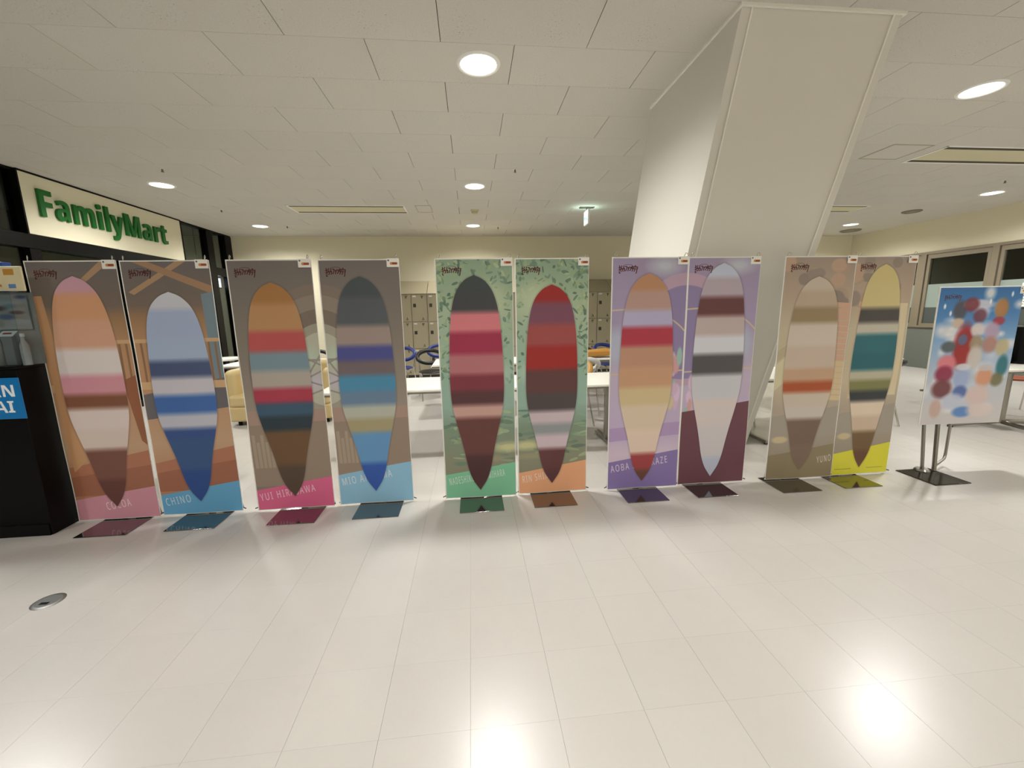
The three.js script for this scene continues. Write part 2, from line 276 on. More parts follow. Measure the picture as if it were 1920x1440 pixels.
function logo(c, x, y, w, h) {
  const seq = ['ki', 'ra', 'ra', 'fu', 'xa', 'n', 'ta', 'ji', 'a'], cw = w / seq.length;
  c.strokeStyle = '#4a1414'; c.lineCap = 'round'; c.lineJoin = 'round'; c.lineWidth = h * 0.13;
  seq.forEach((s, i) => {
    const e = i === 0 || i === 8 ? 1.3 : 1 - 0.12 * Math.sin(Math.PI * i / 8);
    for (const q of KANA[s]) { c.beginPath(); for (let k = 0; k < q.length; k += 2) c[k ? 'lineTo' : 'moveTo'](x + i * cw + q[k] / 10 * cw * 0.96, y + q[k + 1] / 10 * h * e); c.stroke(); }
  });
  c.lineWidth = h * 0.05; c.beginPath(); c.moveTo(x + w * 0.3, y - h * 0.05); c.quadraticCurveTo(x + w * 0.5, y - h * 0.2, x + w * 0.7, y - h * 0.05); c.stroke();
}
const poly = (c, col, pts) => { c.fillStyle = col; c.beginPath(); pts.forEach((p, i) => c[i ? 'lineTo' : 'moveTo'](p[0], p[1])); c.closePath(); c.fill(); };
function bands(c, w, h, stops) { const g = c.createLinearGradient(0, 0, 0, h); for (const [o, col] of stops) g.addColorStop(o, col); c.fillStyle = g; c.fillRect(0, 0, w, h); }
function soft(c, u, v, ru, rv, col, w, h, edge = 0.75) {
  c.save(); c.translate(u * w, v * h); c.scale(ru * w, rv * h);
  const g = c.createRadialGradient(0, 0, 0, 0, 0, 1), m = col.match(/\d+/g).slice(0, 3).join(',');
  g.addColorStop(0, `rgba(${m},1)`); g.addColorStop(edge, `rgba(${m},1)`); g.addColorStop(1, `rgba(${m},0)`);
  c.fillStyle = g; c.beginPath(); c.arc(0, 0, 1, 0, 7); c.fill(); c.restore();
}
const BG = {
  timber(c, w, h, o) {
    bands(c, w, h, [[0, rgb(98, 92, 90)], [0.16, rgb(110, 94, 82)], [0.2, rgb(150, 112, 78)], [0.3, rgb(178, 134, 94)], [0.45, rgb(186, 134, 96)], [0.7, rgb(190, 150, 116)], [0.8, rgb(184, 132, 96)], [1, rgb(160, 100, 72)]]);
    poly(c, rgb(168, 132, 98), o ? [[0.62 * w, 0], [0.74 * w, 0], [0.1 * w, 0.12 * h], [0.04 * w, 0.11 * h]] : [[0.82 * w, 0], [0.95 * w, 0], [0.5 * w, 0.1 * h], [0.42 * w, 0.1 * h]]);
    if (o) { poly(c, rgb(158, 120, 88), [[0.12 * w, 0], [0.3 * w, 0], [w, 0.09 * h], [w, 0.12 * h]]); poly(c, rgb(108, 128, 140), [[0.86 * w, 0.12 * h], [w, 0.11 * h], [w, 0.56 * h], [0.9 * w, 0.56 * h]]); poly(c, rgb(92, 88, 92), [[0, 0.5 * h], [w, 0.44 * h], [w, 0.56 * h], [0, 0.6 * h]]); }
    c.fillStyle = rgb(134, 96, 68); for (let i = 0; i < 12; i++) c.fillRect((0.06 + i * 0.08) * w, 0.3 * h, 0.026 * w, 0.15 * h);
    c.fillStyle = rgb(206, 162, 116); c.fillRect(0, 0.285 * h, w, 0.014 * h); c.fillRect(0, 0.45 * h, w, 0.03 * h);
    poly(c, rgb(170, 104, 76), [[0, 0.78 * h], [w, 0.72 * h], [w, 0.9 * h], [0, 0.9 * h]]);
    poly(c, rgb(150, 88, 64), [[0, 0.82 * h], [w, 0.78 * h], [w, 0.9 * h], [0, 0.9 * h]]);
    if (!o) { poly(c, rgb(196, 142, 98), [[0, 0.12 * h], [0.1 * w, 0.12 * h], [0.24 * w, 0.75 * h], [0.06 * w, 0.8 * h]]); poly(c, rgb(140, 80, 52), [[0.84 * w, 0.44 * h], [w, 0.42 * h], [w, 0.7 * h], [0.94 * w, 0.68 * h]]); }
  },
  arch(c, w, h, o) {
    bands(c, w, h, [[0, rgb(104, 96, 92)], [0.3, rgb(120, 110, 100)], [0.6, rgb(146, 132, 120)], [0.85, rgb(128, 112, 98)], [1, rgb(120, 104, 90)]]);
    const cx = o ? -0.12 * w : 1.08 * w, cy = 0.42 * h;
    for (const [r, col] of [[0.98, rgb(118, 104, 94)], [0.86, rgb(134, 120, 108)], [0.7, rgb(110, 98, 88)], [0.54, rgb(150, 144, 128)], [0.44, rgb(178, 178, 158)]]) { c.fillStyle = col; c.beginPath(); c.ellipse(cx, cy, r * w, r * w * 1.12, 0, 0, 7); c.fill(); }
    soft(c, o ? 0.12 : 0.86, 0.37, 0.2, 0.06, rgb(176, 196, 172), w, h, 0.2); soft(c, o ? 0.1 : 0.9, 0.47, 0.22, 0.06, rgb(190, 180, 196), w, h, 0.2);
    c.strokeStyle = rgb(140, 132, 126); c.lineWidth = 0.022 * w; for (const [a, b, d, e] of [[0.25, 0.46, -0.3, 0.35], [-0.05, 0.3, 0.3, 0.52], [-0.3, 0.38, 0.5, 0.385], [-0.2, 0.52, 0.42, 0.43]]) { c.beginPath(); c.moveTo(cx + a * w * 1.2, b * h); c.lineTo(cx + d * w * (o ? 1.4 : 1.4), e * h); c.stroke(); c.beginPath(); c.moveTo(cx - a * w * 1.2, b * h); c.lineTo(cx - d * w * 1.4, e * h); c.stroke(); }
    poly(c, rgb(160, 130, 116), [[0, 0.58 * h], [w, 0.58 * h], [w, 0.64 * h], [0, 0.66 * h]]); poly(c, rgb(140, 120, 104), [[0, 0.64 * h], [w, 0.63 * h], [w, 0.9 * h], [0, 0.9 * h]]);
    for (let i = 0; i < 5; i++) poly(c, rgb(158, 140, 120), [[(0.02 + i * 0.055) * w, (0.68 + (i % 2) * 0.03) * h], [(0.06 + i * 0.055) * w, (0.68 + (i % 2) * 0.03) * h], [(0.07 + i * 0.055) * w, 0.82 * h], [(0.03 + i * 0.055) * w, 0.82 * h]]);
  },
  leaves(c, w, h, o) {
    bands(c, w, h, [[0, rgb(126, 152, 124)], [0.2, rgb(160, 182, 150)], [0.45, rgb(140, 176, 156)], [0.6, rgb(138, 174, 158)], [0.7, rgb(112, 132, 112)], [0.86, rgb(128, 128, 104)], [1, rgb(110, 110, 90)]]);
    const cols = [[96, 126, 106], [124, 152, 120], [160, 178, 134], [182, 198, 154], [84, 112, 98], [150, 180, 150], [110, 140, 122]];
    for (let i = 0; i < 420; i++) { const v = Math.pow(rnd(), 1.4) * 0.5, u = rnd(), k = cols[Math.floor(rnd() * cols.length)], e = Math.abs(u - (o ? 0.35 : 0.6)); if (rnd() > 0.25 + e * 1.6) continue; c.fillStyle = `rgba(${k},0.8)`; c.save(); c.translate(u * w, v * h); c.rotate(rr(0, 3)); c.beginPath(); c.ellipse(0, 0, rr(8, 24), rr(4, 10), 0, 0, 7); c.fill(); c.restore(); }
    soft(c, o ? 0.3 : 0.62, 0.16, 0.4, 0.1, rgb(186, 202, 160), w, h, 0.1); soft(c, o ? 0.25 : 0.7, 0.46, 0.4, 0.06, rgb(170, 200, 180), w, h, 0.2);
    for (let i = 0; i < 60; i++) { const k = cols[i % 7]; c.fillStyle = `rgba(${k},0.6)`; c.save(); c.translate(rnd() * w, rr(0.62, 0.86) * h); c.rotate(rr(-0.3, 0.3)); c.beginPath(); c.ellipse(0, 0, rr(14, 50), rr(5, 14), 0, 0, 7); c.fill(); c.restore(); }
    soft(c, o ? 0.12 : 0.9, 0.78, 0.3, 0.03, rgb(196, 196, 140), w, h, 0.3); soft(c, o ? 0.2 : 0.6, 0.83, 0.4, 0.02, rgb(146, 140, 108), w, h, 0.3);
  },
  lavender(c, w, h, o) {
    bands(c, w, h, [[0, rgb(150, 136, 172)], [0.3, rgb(158, 142, 180)], [0.5, rgb(186, 170, 196)], [0.75, rgb(186, 166, 204)], [0.84, rgb(212, 190, 212)], [1, rgb(200, 170, 200)]]);
    c.fillStyle = rgb(180, 150, 176); c.beginPath(); c.ellipse(o ? 0 : w, 0.3 * h, 0.66 * w, 0.24 * h, 0, 0, 7); c.fill(); c.fillStyle = rgb(132, 116, 164); c.beginPath(); c.ellipse(o ? 0 : w, 0.31 * h, 0.56 * w, 0.2 * h, 0, 0, 7); c.fill();
    poly(c, rgb(150, 134, 168), [[0.32 * w, 0], [0.5 * w, 0], [0.42 * w, 0.12 * h], [0.3 * w, 0.1 * h]]); soft(c, 0.7, 0.03, 0.3, 0.05, rgb(184, 190, 204), w, h, 0.2);
    soft(c, o ? 0.8 : 0.08, 0.36, 0.24, 0.1, rgb(172, 178, 204), w, h, 0.4);
    c.strokeStyle = rgb(204, 180, 148); c.lineWidth = 0.02 * w; c.beginPath(); c.moveTo(0, 0.21 * h); c.quadraticCurveTo(0.7 * w, 0.19 * h, w, 0.3 * h); c.stroke(); c.beginPath(); c.moveTo(0, 0.48 * h); c.lineTo(w, 0.47 * h); c.stroke();
    for (let i = 0; i < 16; i++) soft(c, o ? rr(0, 1) : rr(0.65, 1), rr(0.36, 0.7), rr(0.03, 0.07), rr(0.02, 0.05), [rgb(146, 186, 178), rgb(206, 150, 150), rgb(208, 170, 200), rgb(216, 186, 220), rgb(210, 190, 150)][i % 5], w, h, 0.7);
    poly(c, rgb(168, 140, 190), [[0, 0.72 * h], [w, 0.7 * h], [w, 0.76 * h], [0, 0.78 * h]]);
    if (o) poly(c, rgb(92, 50, 62), [[0, 0.66 * h], [w, 0.62 * h], [w, h], [0, h]]);
  },
  gears(c, w, h, o) {
    bands(c, w, h, [[0, rgb(150, 132, 118)], [0.15, rgb(172, 150, 130)], [0.3, rgb(190, 176, 146)], [0.55, rgb(192, 176, 144)], [0.66, rgb(168, 152, 134)], [0.85, rgb(148, 136, 118)], [1, rgb(140, 126, 108)]]);
    for (let i = 0; i < 12; i++) soft(c, rr(0, 1), rr(0.02, 0.2), rr(0.08, 0.16), rr(0.02, 0.05), [rgb(140, 124, 114), rgb(164, 140, 122), rgb(180, 148, 124), rgb(132, 118, 108)][i % 4], w, h, 0.8);
    const px = o ? 0.12 : 0.72, pw = o ? 0.7 : 0.28;
    for (let r = 0; r < 17; r++) { poly(c, r > 9 ? rgb(208, 182, 138) : rgb(200, 156, 130), [[px * w, (0.19 + r * 0.026) * h], [(px + pw) * w, (0.19 + r * 0.026 + 0.006) * h], [(px + pw) * w, (0.212 + r * 0.026 + 0.006) * h], [px * w, (0.212 + r * 0.026) * h]]); }
    if (!o) { poly(c, rgb(206, 196, 154), [[0, 0.46 * h], [0.3 * w, 0.38 * h], [0.4 * w, 0.46 * h], [0, 0.58 * h]]); poly(c, rgb(176, 162, 130), [[0, 0.4 * h], [0.34 * w, 0.33 * h], [0.34 * w, 0.37 * h], [0, 0.45 * h]]); } else poly(c, rgb(214, 196, 160), [[0.72 * w, 0.2 * h], [0.96 * w, 0.2 * h], [0.96 * w, 0.62 * h], [0.76 * w, 0.62 * h]]);
    poly(c, rgb(152, 142, 128), [[0, 0.7 * h], [w, 0.66 * h], [w, 0.8 * h], [0, 0.82 * h]]); soft(c, 0.15, 0.81, 0.14, 0.02, rgb(196, 178, 136), w, h, 0.6); soft(c, 0.6, 0.7, 0.2, 0.02, rgb(188, 172, 150), w, h, 0.5);
  },
};
// in place of the printed picture: one plain tall lozenge of soft colour bands on a simple backdrop, the same outline on every sheet
const PROFILE = [[0, 0], [0.02, 0.14], [0.08, 0.27], [0.2, 0.34], [0.4, 0.37], [0.56, 0.37], [0.66, 0.31], [0.78, 0.22], [0.93, 0.14], [1, 0]];
function lozenge(c, w, h, pal) {
  const top = pal[0][0] - 0.02, bot = pal[pal.length - 1][0] + 0.02, pts = [];
  for (const s of [1, -1]) for (const [t, r] of s > 0 ? PROFILE : [...PROFILE].reverse()) pts.push([(0.49 + s * r) * w, (top + (bot - top) * t) * h]);
  const g = c.createLinearGradient(0, top * h, 0, bot * h), at = (v) => Math.min(1, Math.max(0, (v - top) / (bot - top)));
  pal.forEach((p, i) => { const col = rgb(p[1], p[2], p[3]), a = i ? (pal[i - 1][0] + p[0]) / 2 + 0.012 : top, b = i < pal.length - 1 ? (pal[i + 1][0] + p[0]) / 2 - 0.012 : bot; g.addColorStop(at(Math.min(a, b)), col); g.addColorStop(at(Math.max(a, b)), col); });
  c.save(); c.shadowColor = 'rgba(50,40,40,0.5)'; c.shadowBlur = 14; c.fillStyle = g; c.beginPath();
  const n = pts.length; for (let i = 0; i < n; i++) { const p = pts[i], q = pts[(i + 1) % n], m = [(p[0] + q[0]) / 2, (p[1] + q[1]) / 2]; if (!i) c.moveTo(m[0], m[1]); const r = pts[(i + 2) % n]; c.quadraticCurveTo(q[0], q[1], (q[0] + r[0]) / 2, (q[1] + r[1]) / 2); }
  c.closePath(); c.fill(); c.restore();
}
function printTex(d) {
  return canvasTex(432, 1420, (c, w, h) => {
    BG[d.bg](c, w, h, d.o);
    if (d.band) poly(c, d.band, [[0, (d.bv + 0.03) * h], [w, (d.bv - 0.015) * h], [w, h], [0, h]]);
    if (d.name) { c.save(); c.translate(d.nu * w, (d.bv + 0.077) * h); c.rotate(-0.135); c.scale(0.62 * (d.ns || 1), 1); c.fillStyle = 'rgba(255,245,248,0.72)'; c.font = '62px sans-serif'; let x = 0; for (const ch of d.name) { c.fillText(ch, x, 0); x += c.measureText(ch).width + 9; } c.restore(); }
    lozenge(c, w, h, d.pal);
    if (d.fine) { c.fillStyle = 'rgba(60,60,20,0.6)'; c.fillRect(0.04 * w, 0.972 * h, 0.3 * w, 3); c.fillRect(0.62 * w, 0.972 * h, 0.3 * w, 3); }
    logo(c, 0.075 * w, 0.028 * h, 0.255 * w, 0.026 * h);
  });
}
const tagTex = canvasTex(160, 112, (c) => { c.fillStyle = '#f3f1ea'; c.fillRect(0, 0, 160, 112); poly(c, '#4a5570', [[24, 12], [38, 26], [24, 40], [10, 26]]); c.fillStyle = '#b4602e'; c.beginPath(); c.roundRect(44, 50, 100, 32, 14); c.fill(); c.fillStyle = '#d98b3c'; c.beginPath(); c.arc(60, 66, 13, 0, 7); c.fill(); c.fillStyle = '#5c1d16'; c.fillRect(76, 58, 58, 5); c.fillRect(76, 68, 50, 5); });
const mTag = M(0xffffff, 0.5, 0, { map: tagTex });
function wavy(g, w, h, amp, ph) { const p = g.attributes.position; for (let i = 0; i < p.count; i++) { const x = p.getX(i) / w, y = p.getY(i) / h; p.setZ(i, p.getZ(i) + amp * (Math.sin(x * 5 + ph) * 0.6 + Math.sin(y * 17 + ph * 2 + x * 3) * 0.35 + Math.sin((y + x) * 9 + ph) * 0.4) - (y < 0.06 ? 0 : 0) + 0.012 * Math.pow(Math.max(0, 0.5 - Math.abs(y + 0.5)), 6)); } g.computeVertexNormals(); return g; }
function bannerStand(d, i) {
  const w = d.x1 - d.x0, h = 1.795, t = thing('banner_stand', d.label, 'banner', [(d.x0 + d.x1) / 2, 0, d.z], d.turn || 0, 'tall banner stands in a row across the hall');
  const y0 = 0.012, cy = y0 + h / 2;
  part('sheet', wavy(new THREE.BoxGeometry(w, h, 0.0012, 18, 48, 1), w, h, 0.004, i * 1.7).translate(0, cy, 0), mPaper, t, 'white edged banner sheet');
  const tex = printTex(d), g = wavy(new THREE.PlaneGeometry(w - 0.012, h - 0.012, 18, 48), w, h, 0.004, i * 1.7).translate(0.002, cy - 0.002, 0.0022);
  part('print', g, M(0xffffff, 0.42, 0, { map: tex }), t, 'printed front of the banner');
  part('tag', RB(0.082, 0.058, 0.001, w / 2 - 0.043, y0 + h - 0.026, 0.0085, 0.0004, 1), mTag, t, 'small white card with an orange mark');
  const px = d.plate - (d.x0 + d.x1) / 2;
  part('base_plate', RB(0.325, 0.006, 0.3, px, 0.003, 0.085, 0.0025), mPlate, t, 'mirror bright steel floor plate');
  part('pole', [rod([px, 0.006, -0.03], [px, 1.02, -0.03], 0.009), C(0.022, 0.02, px, 0.016, -0.03)], mSteel, t);
  const hub = [px, 1.0, -0.03];
  for (const sx of [-1, 1]) { part('arm', rod(hub, [sx * (w / 2 - 0.02), y0 + h - 0.012, -0.012], 0.0045, 6), mSteel, t); part('arm', rod(hub, [sx * (w / 2 - 0.004), 0.03, -0.012], 0.0045, 6), mSteel, t); }
  for (const sx of [-1, 1]) {
    const hx = sx * (w / 2 - 0.025);
    part('hook', tube([[hx, y0 + h - 0.012, -0.01], [hx - 0.004, y0 + h + 0.012, -0.006], [hx + 0.004, y0 + h + 0.03, 0.0], [hx + 0.012, y0 + h + 0.02, 0.006], [hx + 0.006, y0 + h + 0.002, 0.006]], 0.0022, 14, false, 5), mChrome, t);
    part('peg', [rod([sx * (w / 2 - 0.004), 0.034, -0.006], [sx * (w / 2 + ((sx > 0) === (i % 2 === 1) ? 0.02 : 0.004)), 0.028, 0.004], 0.004, 6)], mBlackPlastic, t);
  }
  return t;
}
const SC = 3.02 / 2.97;
const BANNERS = [
  { x0: -2.79, x1: -2.25, plate: -2.515, bg: 'timber', o: 0, band: rgb(208, 136, 156), bv: 0.885, name: 'COCOA', nu: 0.36, ns: 0.9, label: 'tall banner with a soft pink foot and brown timber print beside the black counter',
    pal: [[.07,206,150,170],[.15,214,150,110],[.27,216,160,130],[.36,228,216,214],[.47,214,140,156],[.51,120,70,50],[.58,226,208,202],[.68,220,200,190],[.74,110,64,54],[.93,88,46,40]] },
  { x0: -2.245, x1: -1.7, plate: -1.965, bg: 'timber', o: 1, band: rgb(84, 158, 208), bv: 0.885, name: 'CHINO', nu: 0.05, label: 'tall banner with a sky blue foot and brown timber print',
    pal: [[.13,206,208,222],[.22,160,178,216],[.34,160,180,216],[.4,60,74,112],[.47,200,196,210],[.54,50,92,168],[.62,190,190,206],[.66,40,66,130],[.7,40,72,124],[.93,28,60,130]] },
  { x0: -1.59, x1: -1.05, plate: -1.3, bg: 'arch', o: 0, band: rgb(220, 88, 134), bv: 0.885, name: 'YUI HIRASAWA', nu: 0.04, label: 'tall banner with a hot pink foot and grey archway print',
    pal: [[.1,160,108,56],[.22,182,130,84],[.31,180,70,70],[.38,110,136,150],[.46,170,160,150],[.52,164,44,64],[.58,44,74,100],[.63,26,40,50],[.7,94,64,38],[.93,70,52,40]] },
  { x0: -1.015, x1: -0.475, plate: -0.725, bg: 'arch', o: 1, band: rgb(130, 186, 222), bv: 0.84, name: 'MIO AKIYAMA', nu: 0.04, label: 'tall banner with a pale blue foot and grey archway print',
    pal: [[.08,58,66,72],[.2,72,76,82],[.3,150,130,124],[.36,60,64,134],[.42,100,86,90],[.48,60,128,172],[.55,90,120,150],[.6,176,180,166],[.66,158,146,108],[.72,84,140,196],[.93,32,72,164]] },
  { x0: -0.235, x1: 0.305, plate: 0.035, bg: 'leaves', o: 0, band: rgb(116, 194, 152), bv: 0.865, name: 'NADESHIKO KAGAMIHARA', nu: 0.05, ns: 0.62, label: 'tall banner with a mint green foot and leafy forest print',
    pal: [[.08,44,52,54],[.17,48,50,54],[.24,214,112,122],[.33,150,32,60],[.42,176,100,106],[.5,112,36,48],[.56,70,36,40],[.62,196,150,140],[.67,88,44,42],[.95,60,28,32]] },
  { x0: 0.322, x1: 0.86, plate: 0.585, bg: 'leaves', o: 1, band: rgb(236, 162, 116), bv: 0.875, name: 'RIN SHIMA', nu: 0.05, ns: 0.85, label: 'tall banner with a peach orange foot and leafy forest print',
    pal: [[.12,146,24,24],[.22,110,60,80],[.3,150,60,60],[.4,150,24,24],[.5,80,44,44],[.6,60,52,54],[.66,200,180,190],[.71,136,140,144],[.76,206,184,196],[.84,84,42,42],[.94,76,38,40]] },
  { x0: 1.02, x1: 1.595, plate: 1.29, bg: 'lavender', o: 0, band: rgb(124, 104, 168), bv: 0.845, name: 'AOBA SUZUKAZE', nu: 0.04, label: 'tall banner with a violet foot and lavender room print',
    pal: [[.08,180,126,90],[.18,178,140,130],[.24,176,170,208],[.32,168,40,58],[.4,184,134,106],[.5,196,146,110],[.58,208,184,136],[.66,220,196,170],[.8,228,202,184],[.88,150,50,54],[.95,92,54,42]] },
  { x0: 1.604, x1: 2.165, plate: 1.85, bg: 'lavender', o: 1, label: 'tall banner with a maroon foot and lavender room print before the slanted column',
    pal: [[.04,190,198,222],[.12,176,160,176],[.2,88,46,48],[.28,190,170,170],[.37,214,216,228],[.44,70,66,70],[.55,200,200,210],[.66,214,200,200],[.8,206,200,206],[.95,182,190,214]] },
  { x0: 2.352, x1: 2.935, plate: 2.54, bg: 'gears', o: 0, band: rgb(128, 114, 84), bv: 0.855, name: 'YUNO', nu: 0.76, ns: 0.8, label: 'tall banner with a khaki brown foot and cream brick print',
    pal: [[.1,196,180,162],[.18,180,160,136],[.24,140,118,84],[.32,204,190,176],[.44,196,176,158],[.52,190,150,120],[.56,160,66,32],[.62,200,184,166],[.69,200,188,178],[.74,106,82,68],[.94,112,88,74]] },
  { x0: 2.94, x1: 3.46, plate: 3.075, bg: 'gears', o: 1, band: rgb(220, 214, 46), bv: 0.865, fine: 1, label: 'tall banner with a bright yellow foot and terracotta brick print',
    pal: [[.05,202,184,120],[.18,204,186,126],[.26,60,56,56],[.31,190,184,166],[.36,30,90,104],[.48,26,84,98],[.52,180,176,150],[.57,112,112,64],[.62,36,40,46],[.67,224,202,178],[.76,200,176,150],[.82,100,74,44],[.95,88,54,34]] },
];
BANNERS.forEach((d, i) => { d.x0 *= SC; d.x1 *= SC; d.z = -3.02 + (i > 5 ? 0.01 : 0) - (i % 2) * 0.012; bannerStand(d, i); });
// ---------------------------------------------------------------- sky poster on its own stand
{
  const t = thing('poster_stand', 'steel stand with open base plate holding up the blue sky poster', 'stand', [3.98, 0, -3.1]);
  part('base_plate', RB(0.32, 0.008, 0.32, -0.17, 0.004, 0.2, 0.003), M(0x4a4644, 0.12, 1), t, 'dark polished floor plate');
  part('foot_disc', C(0.055, 0.014, -0.11, 0.015, 0.07, 28, 0.045), mSteel, t);
  part('post', rod([-0.11, 0.02, 0.07], [-0.11, 0.72, 0.0], 0.013, 12), mSteel, t);
  part('post', [rod([-0.03, 0.008, 0.1], [0.03, 0.72, 0.005], 0.016, 12)], mSteel, t);
  part('post', tube([[-0.03, 0.05, 0.1], [0.08, 0.06, 0.05], [0.17, 0.075, 0.01], [0.19, 0.12, 0], [0.19, 0.3, 0], [0.19, 0.72, 0]], 0.011, 40), mSteel, t);
  part('cross_bar', [rod([-0.14, 0.7, -0.012], [0.22, 0.7, -0.012], 0.01)], mSteel, t);
  const po = thing('sky_poster', 'poster of blue sky, clouds and many colour patches on a steel stand', 'poster', [4.16, 0, -3.055], -0.04);
  const tex = canvasTex(560, 880, (c, w, h) => {
    bands(c, w, h, [[0, rgb(34, 92, 160)], [0.2, rgb(62, 120, 186)], [0.4, rgb(128, 168, 212)], [0.7, rgb(190, 196, 210)], [1, rgb(206, 198, 196)]]);
    for (let i = 0; i < 46; i++) soft(c, rnd(), rr(0.12, 0.9), rr(0.05, 0.16), rr(0.03, 0.07), [rgb(214, 220, 232), rgb(190, 204, 226), rgb(228, 226, 230)][i % 3], w, h, 0.15);
    soft(c, 0.6, 0.04, 0.09, 0.07, rgb(208, 214, 226), w, h, 0.3);
    const Q = [[.27, .16, .08, .07, rgb(66, 62, 72)], [.27, .25, .07, .035, rgb(206, 180, 160)], [.5, .12, .17, .035, rgb(206, 206, 224), .5], [.4, .12, .09, .05, rgb(110, 40, 52), .4], [.52, .2, .08, .05, rgb(98, 50, 66)], [.77, .15, .08, .07, rgb(170, 108, 56)], [.76, .24, .07, .03, rgb(160, 40, 56)], [.38, .42, .12, .16, rgb(148, 22, 24), .08], [.36, .37, .06, .04, rgb(80, 92, 130)], [.52, .3, .08, .05, rgb(214, 204, 204)], [.7, .31, .09, .06, rgb(176, 150, 180)], [.7, .41, .1, .06, rgb(170, 120, 110)], [.53, .4, .08, .06, rgb(150, 130, 104)], [.54, .5, .09, .08, rgb(206, 194, 186)], [.86, .43, .08, .06, rgb(190, 172, 128)], [.9, .57, .07, .08, rgb(30, 96, 108)], [.86, .67, .08, .05, rgb(104, 100, 66)], [.2, .42, .09, .04, rgb(70, 78, 82)], [.21, .54, .11, .06, rgb(222, 110, 120)], [.2, .62, .11, .06, rgb(130, 30, 58)], [.2, .73, .12, .07, rgb(96, 44, 48)], [.42, .66, .1, .08, rgb(148, 168, 214)], [.42, .57, .09, .025, rgb(210, 214, 226)], [.7, .65, .1, .07, rgb(214, 140, 104)], [.7, .58, .09, .025, rgb(196, 190, 190)], [.43, .76, .09, .05, rgb(66, 90, 160)], [.36, .83, .14, .06, rgb(190, 198, 222)], [.66, .79, .14, .08, rgb(216, 190, 184)], [.5, .91, .12, .04, rgb(70, 118, 196)], [.72, .9, .16, .05, rgb(220, 200, 196)], [.16, .88, .07, .07, rgb(196, 160, 150)]];
    for (const q of Q) { c.globalAlpha = 0.92; soft(c, q[0], q[1], q[2] * 1.25, q[3] * 1.25, q[4], w, h, 0.6); } c.globalAlpha = 1;
    for (const [u, v] of [[.08, .13], [.16, .18], [.62, .1], [.87, .05]]) soft(c, u, v, .02, .025, rgb(232, 240, 250), w, h, 0.4);
    logo(c, 0.06 * w, 0.05 * h, 0.2 * w, 0.032 * h);
  });
  part('board', RB(0.74, 1.155, 0.008, 0, 0.988, 0.02, 0.002), mPaper, po);
  part('print', new THREE.PlaneGeometry(0.73, 1.145).translate(0.003, 0.985, 0.0246), M(0xffffff, 0.4, 0, { map: tex }), po);
  part('tag', RB(0.08, 0.056, 0.001, 0.37, 1.53, 0.027, 0.0004, 1), mTag, po);
}

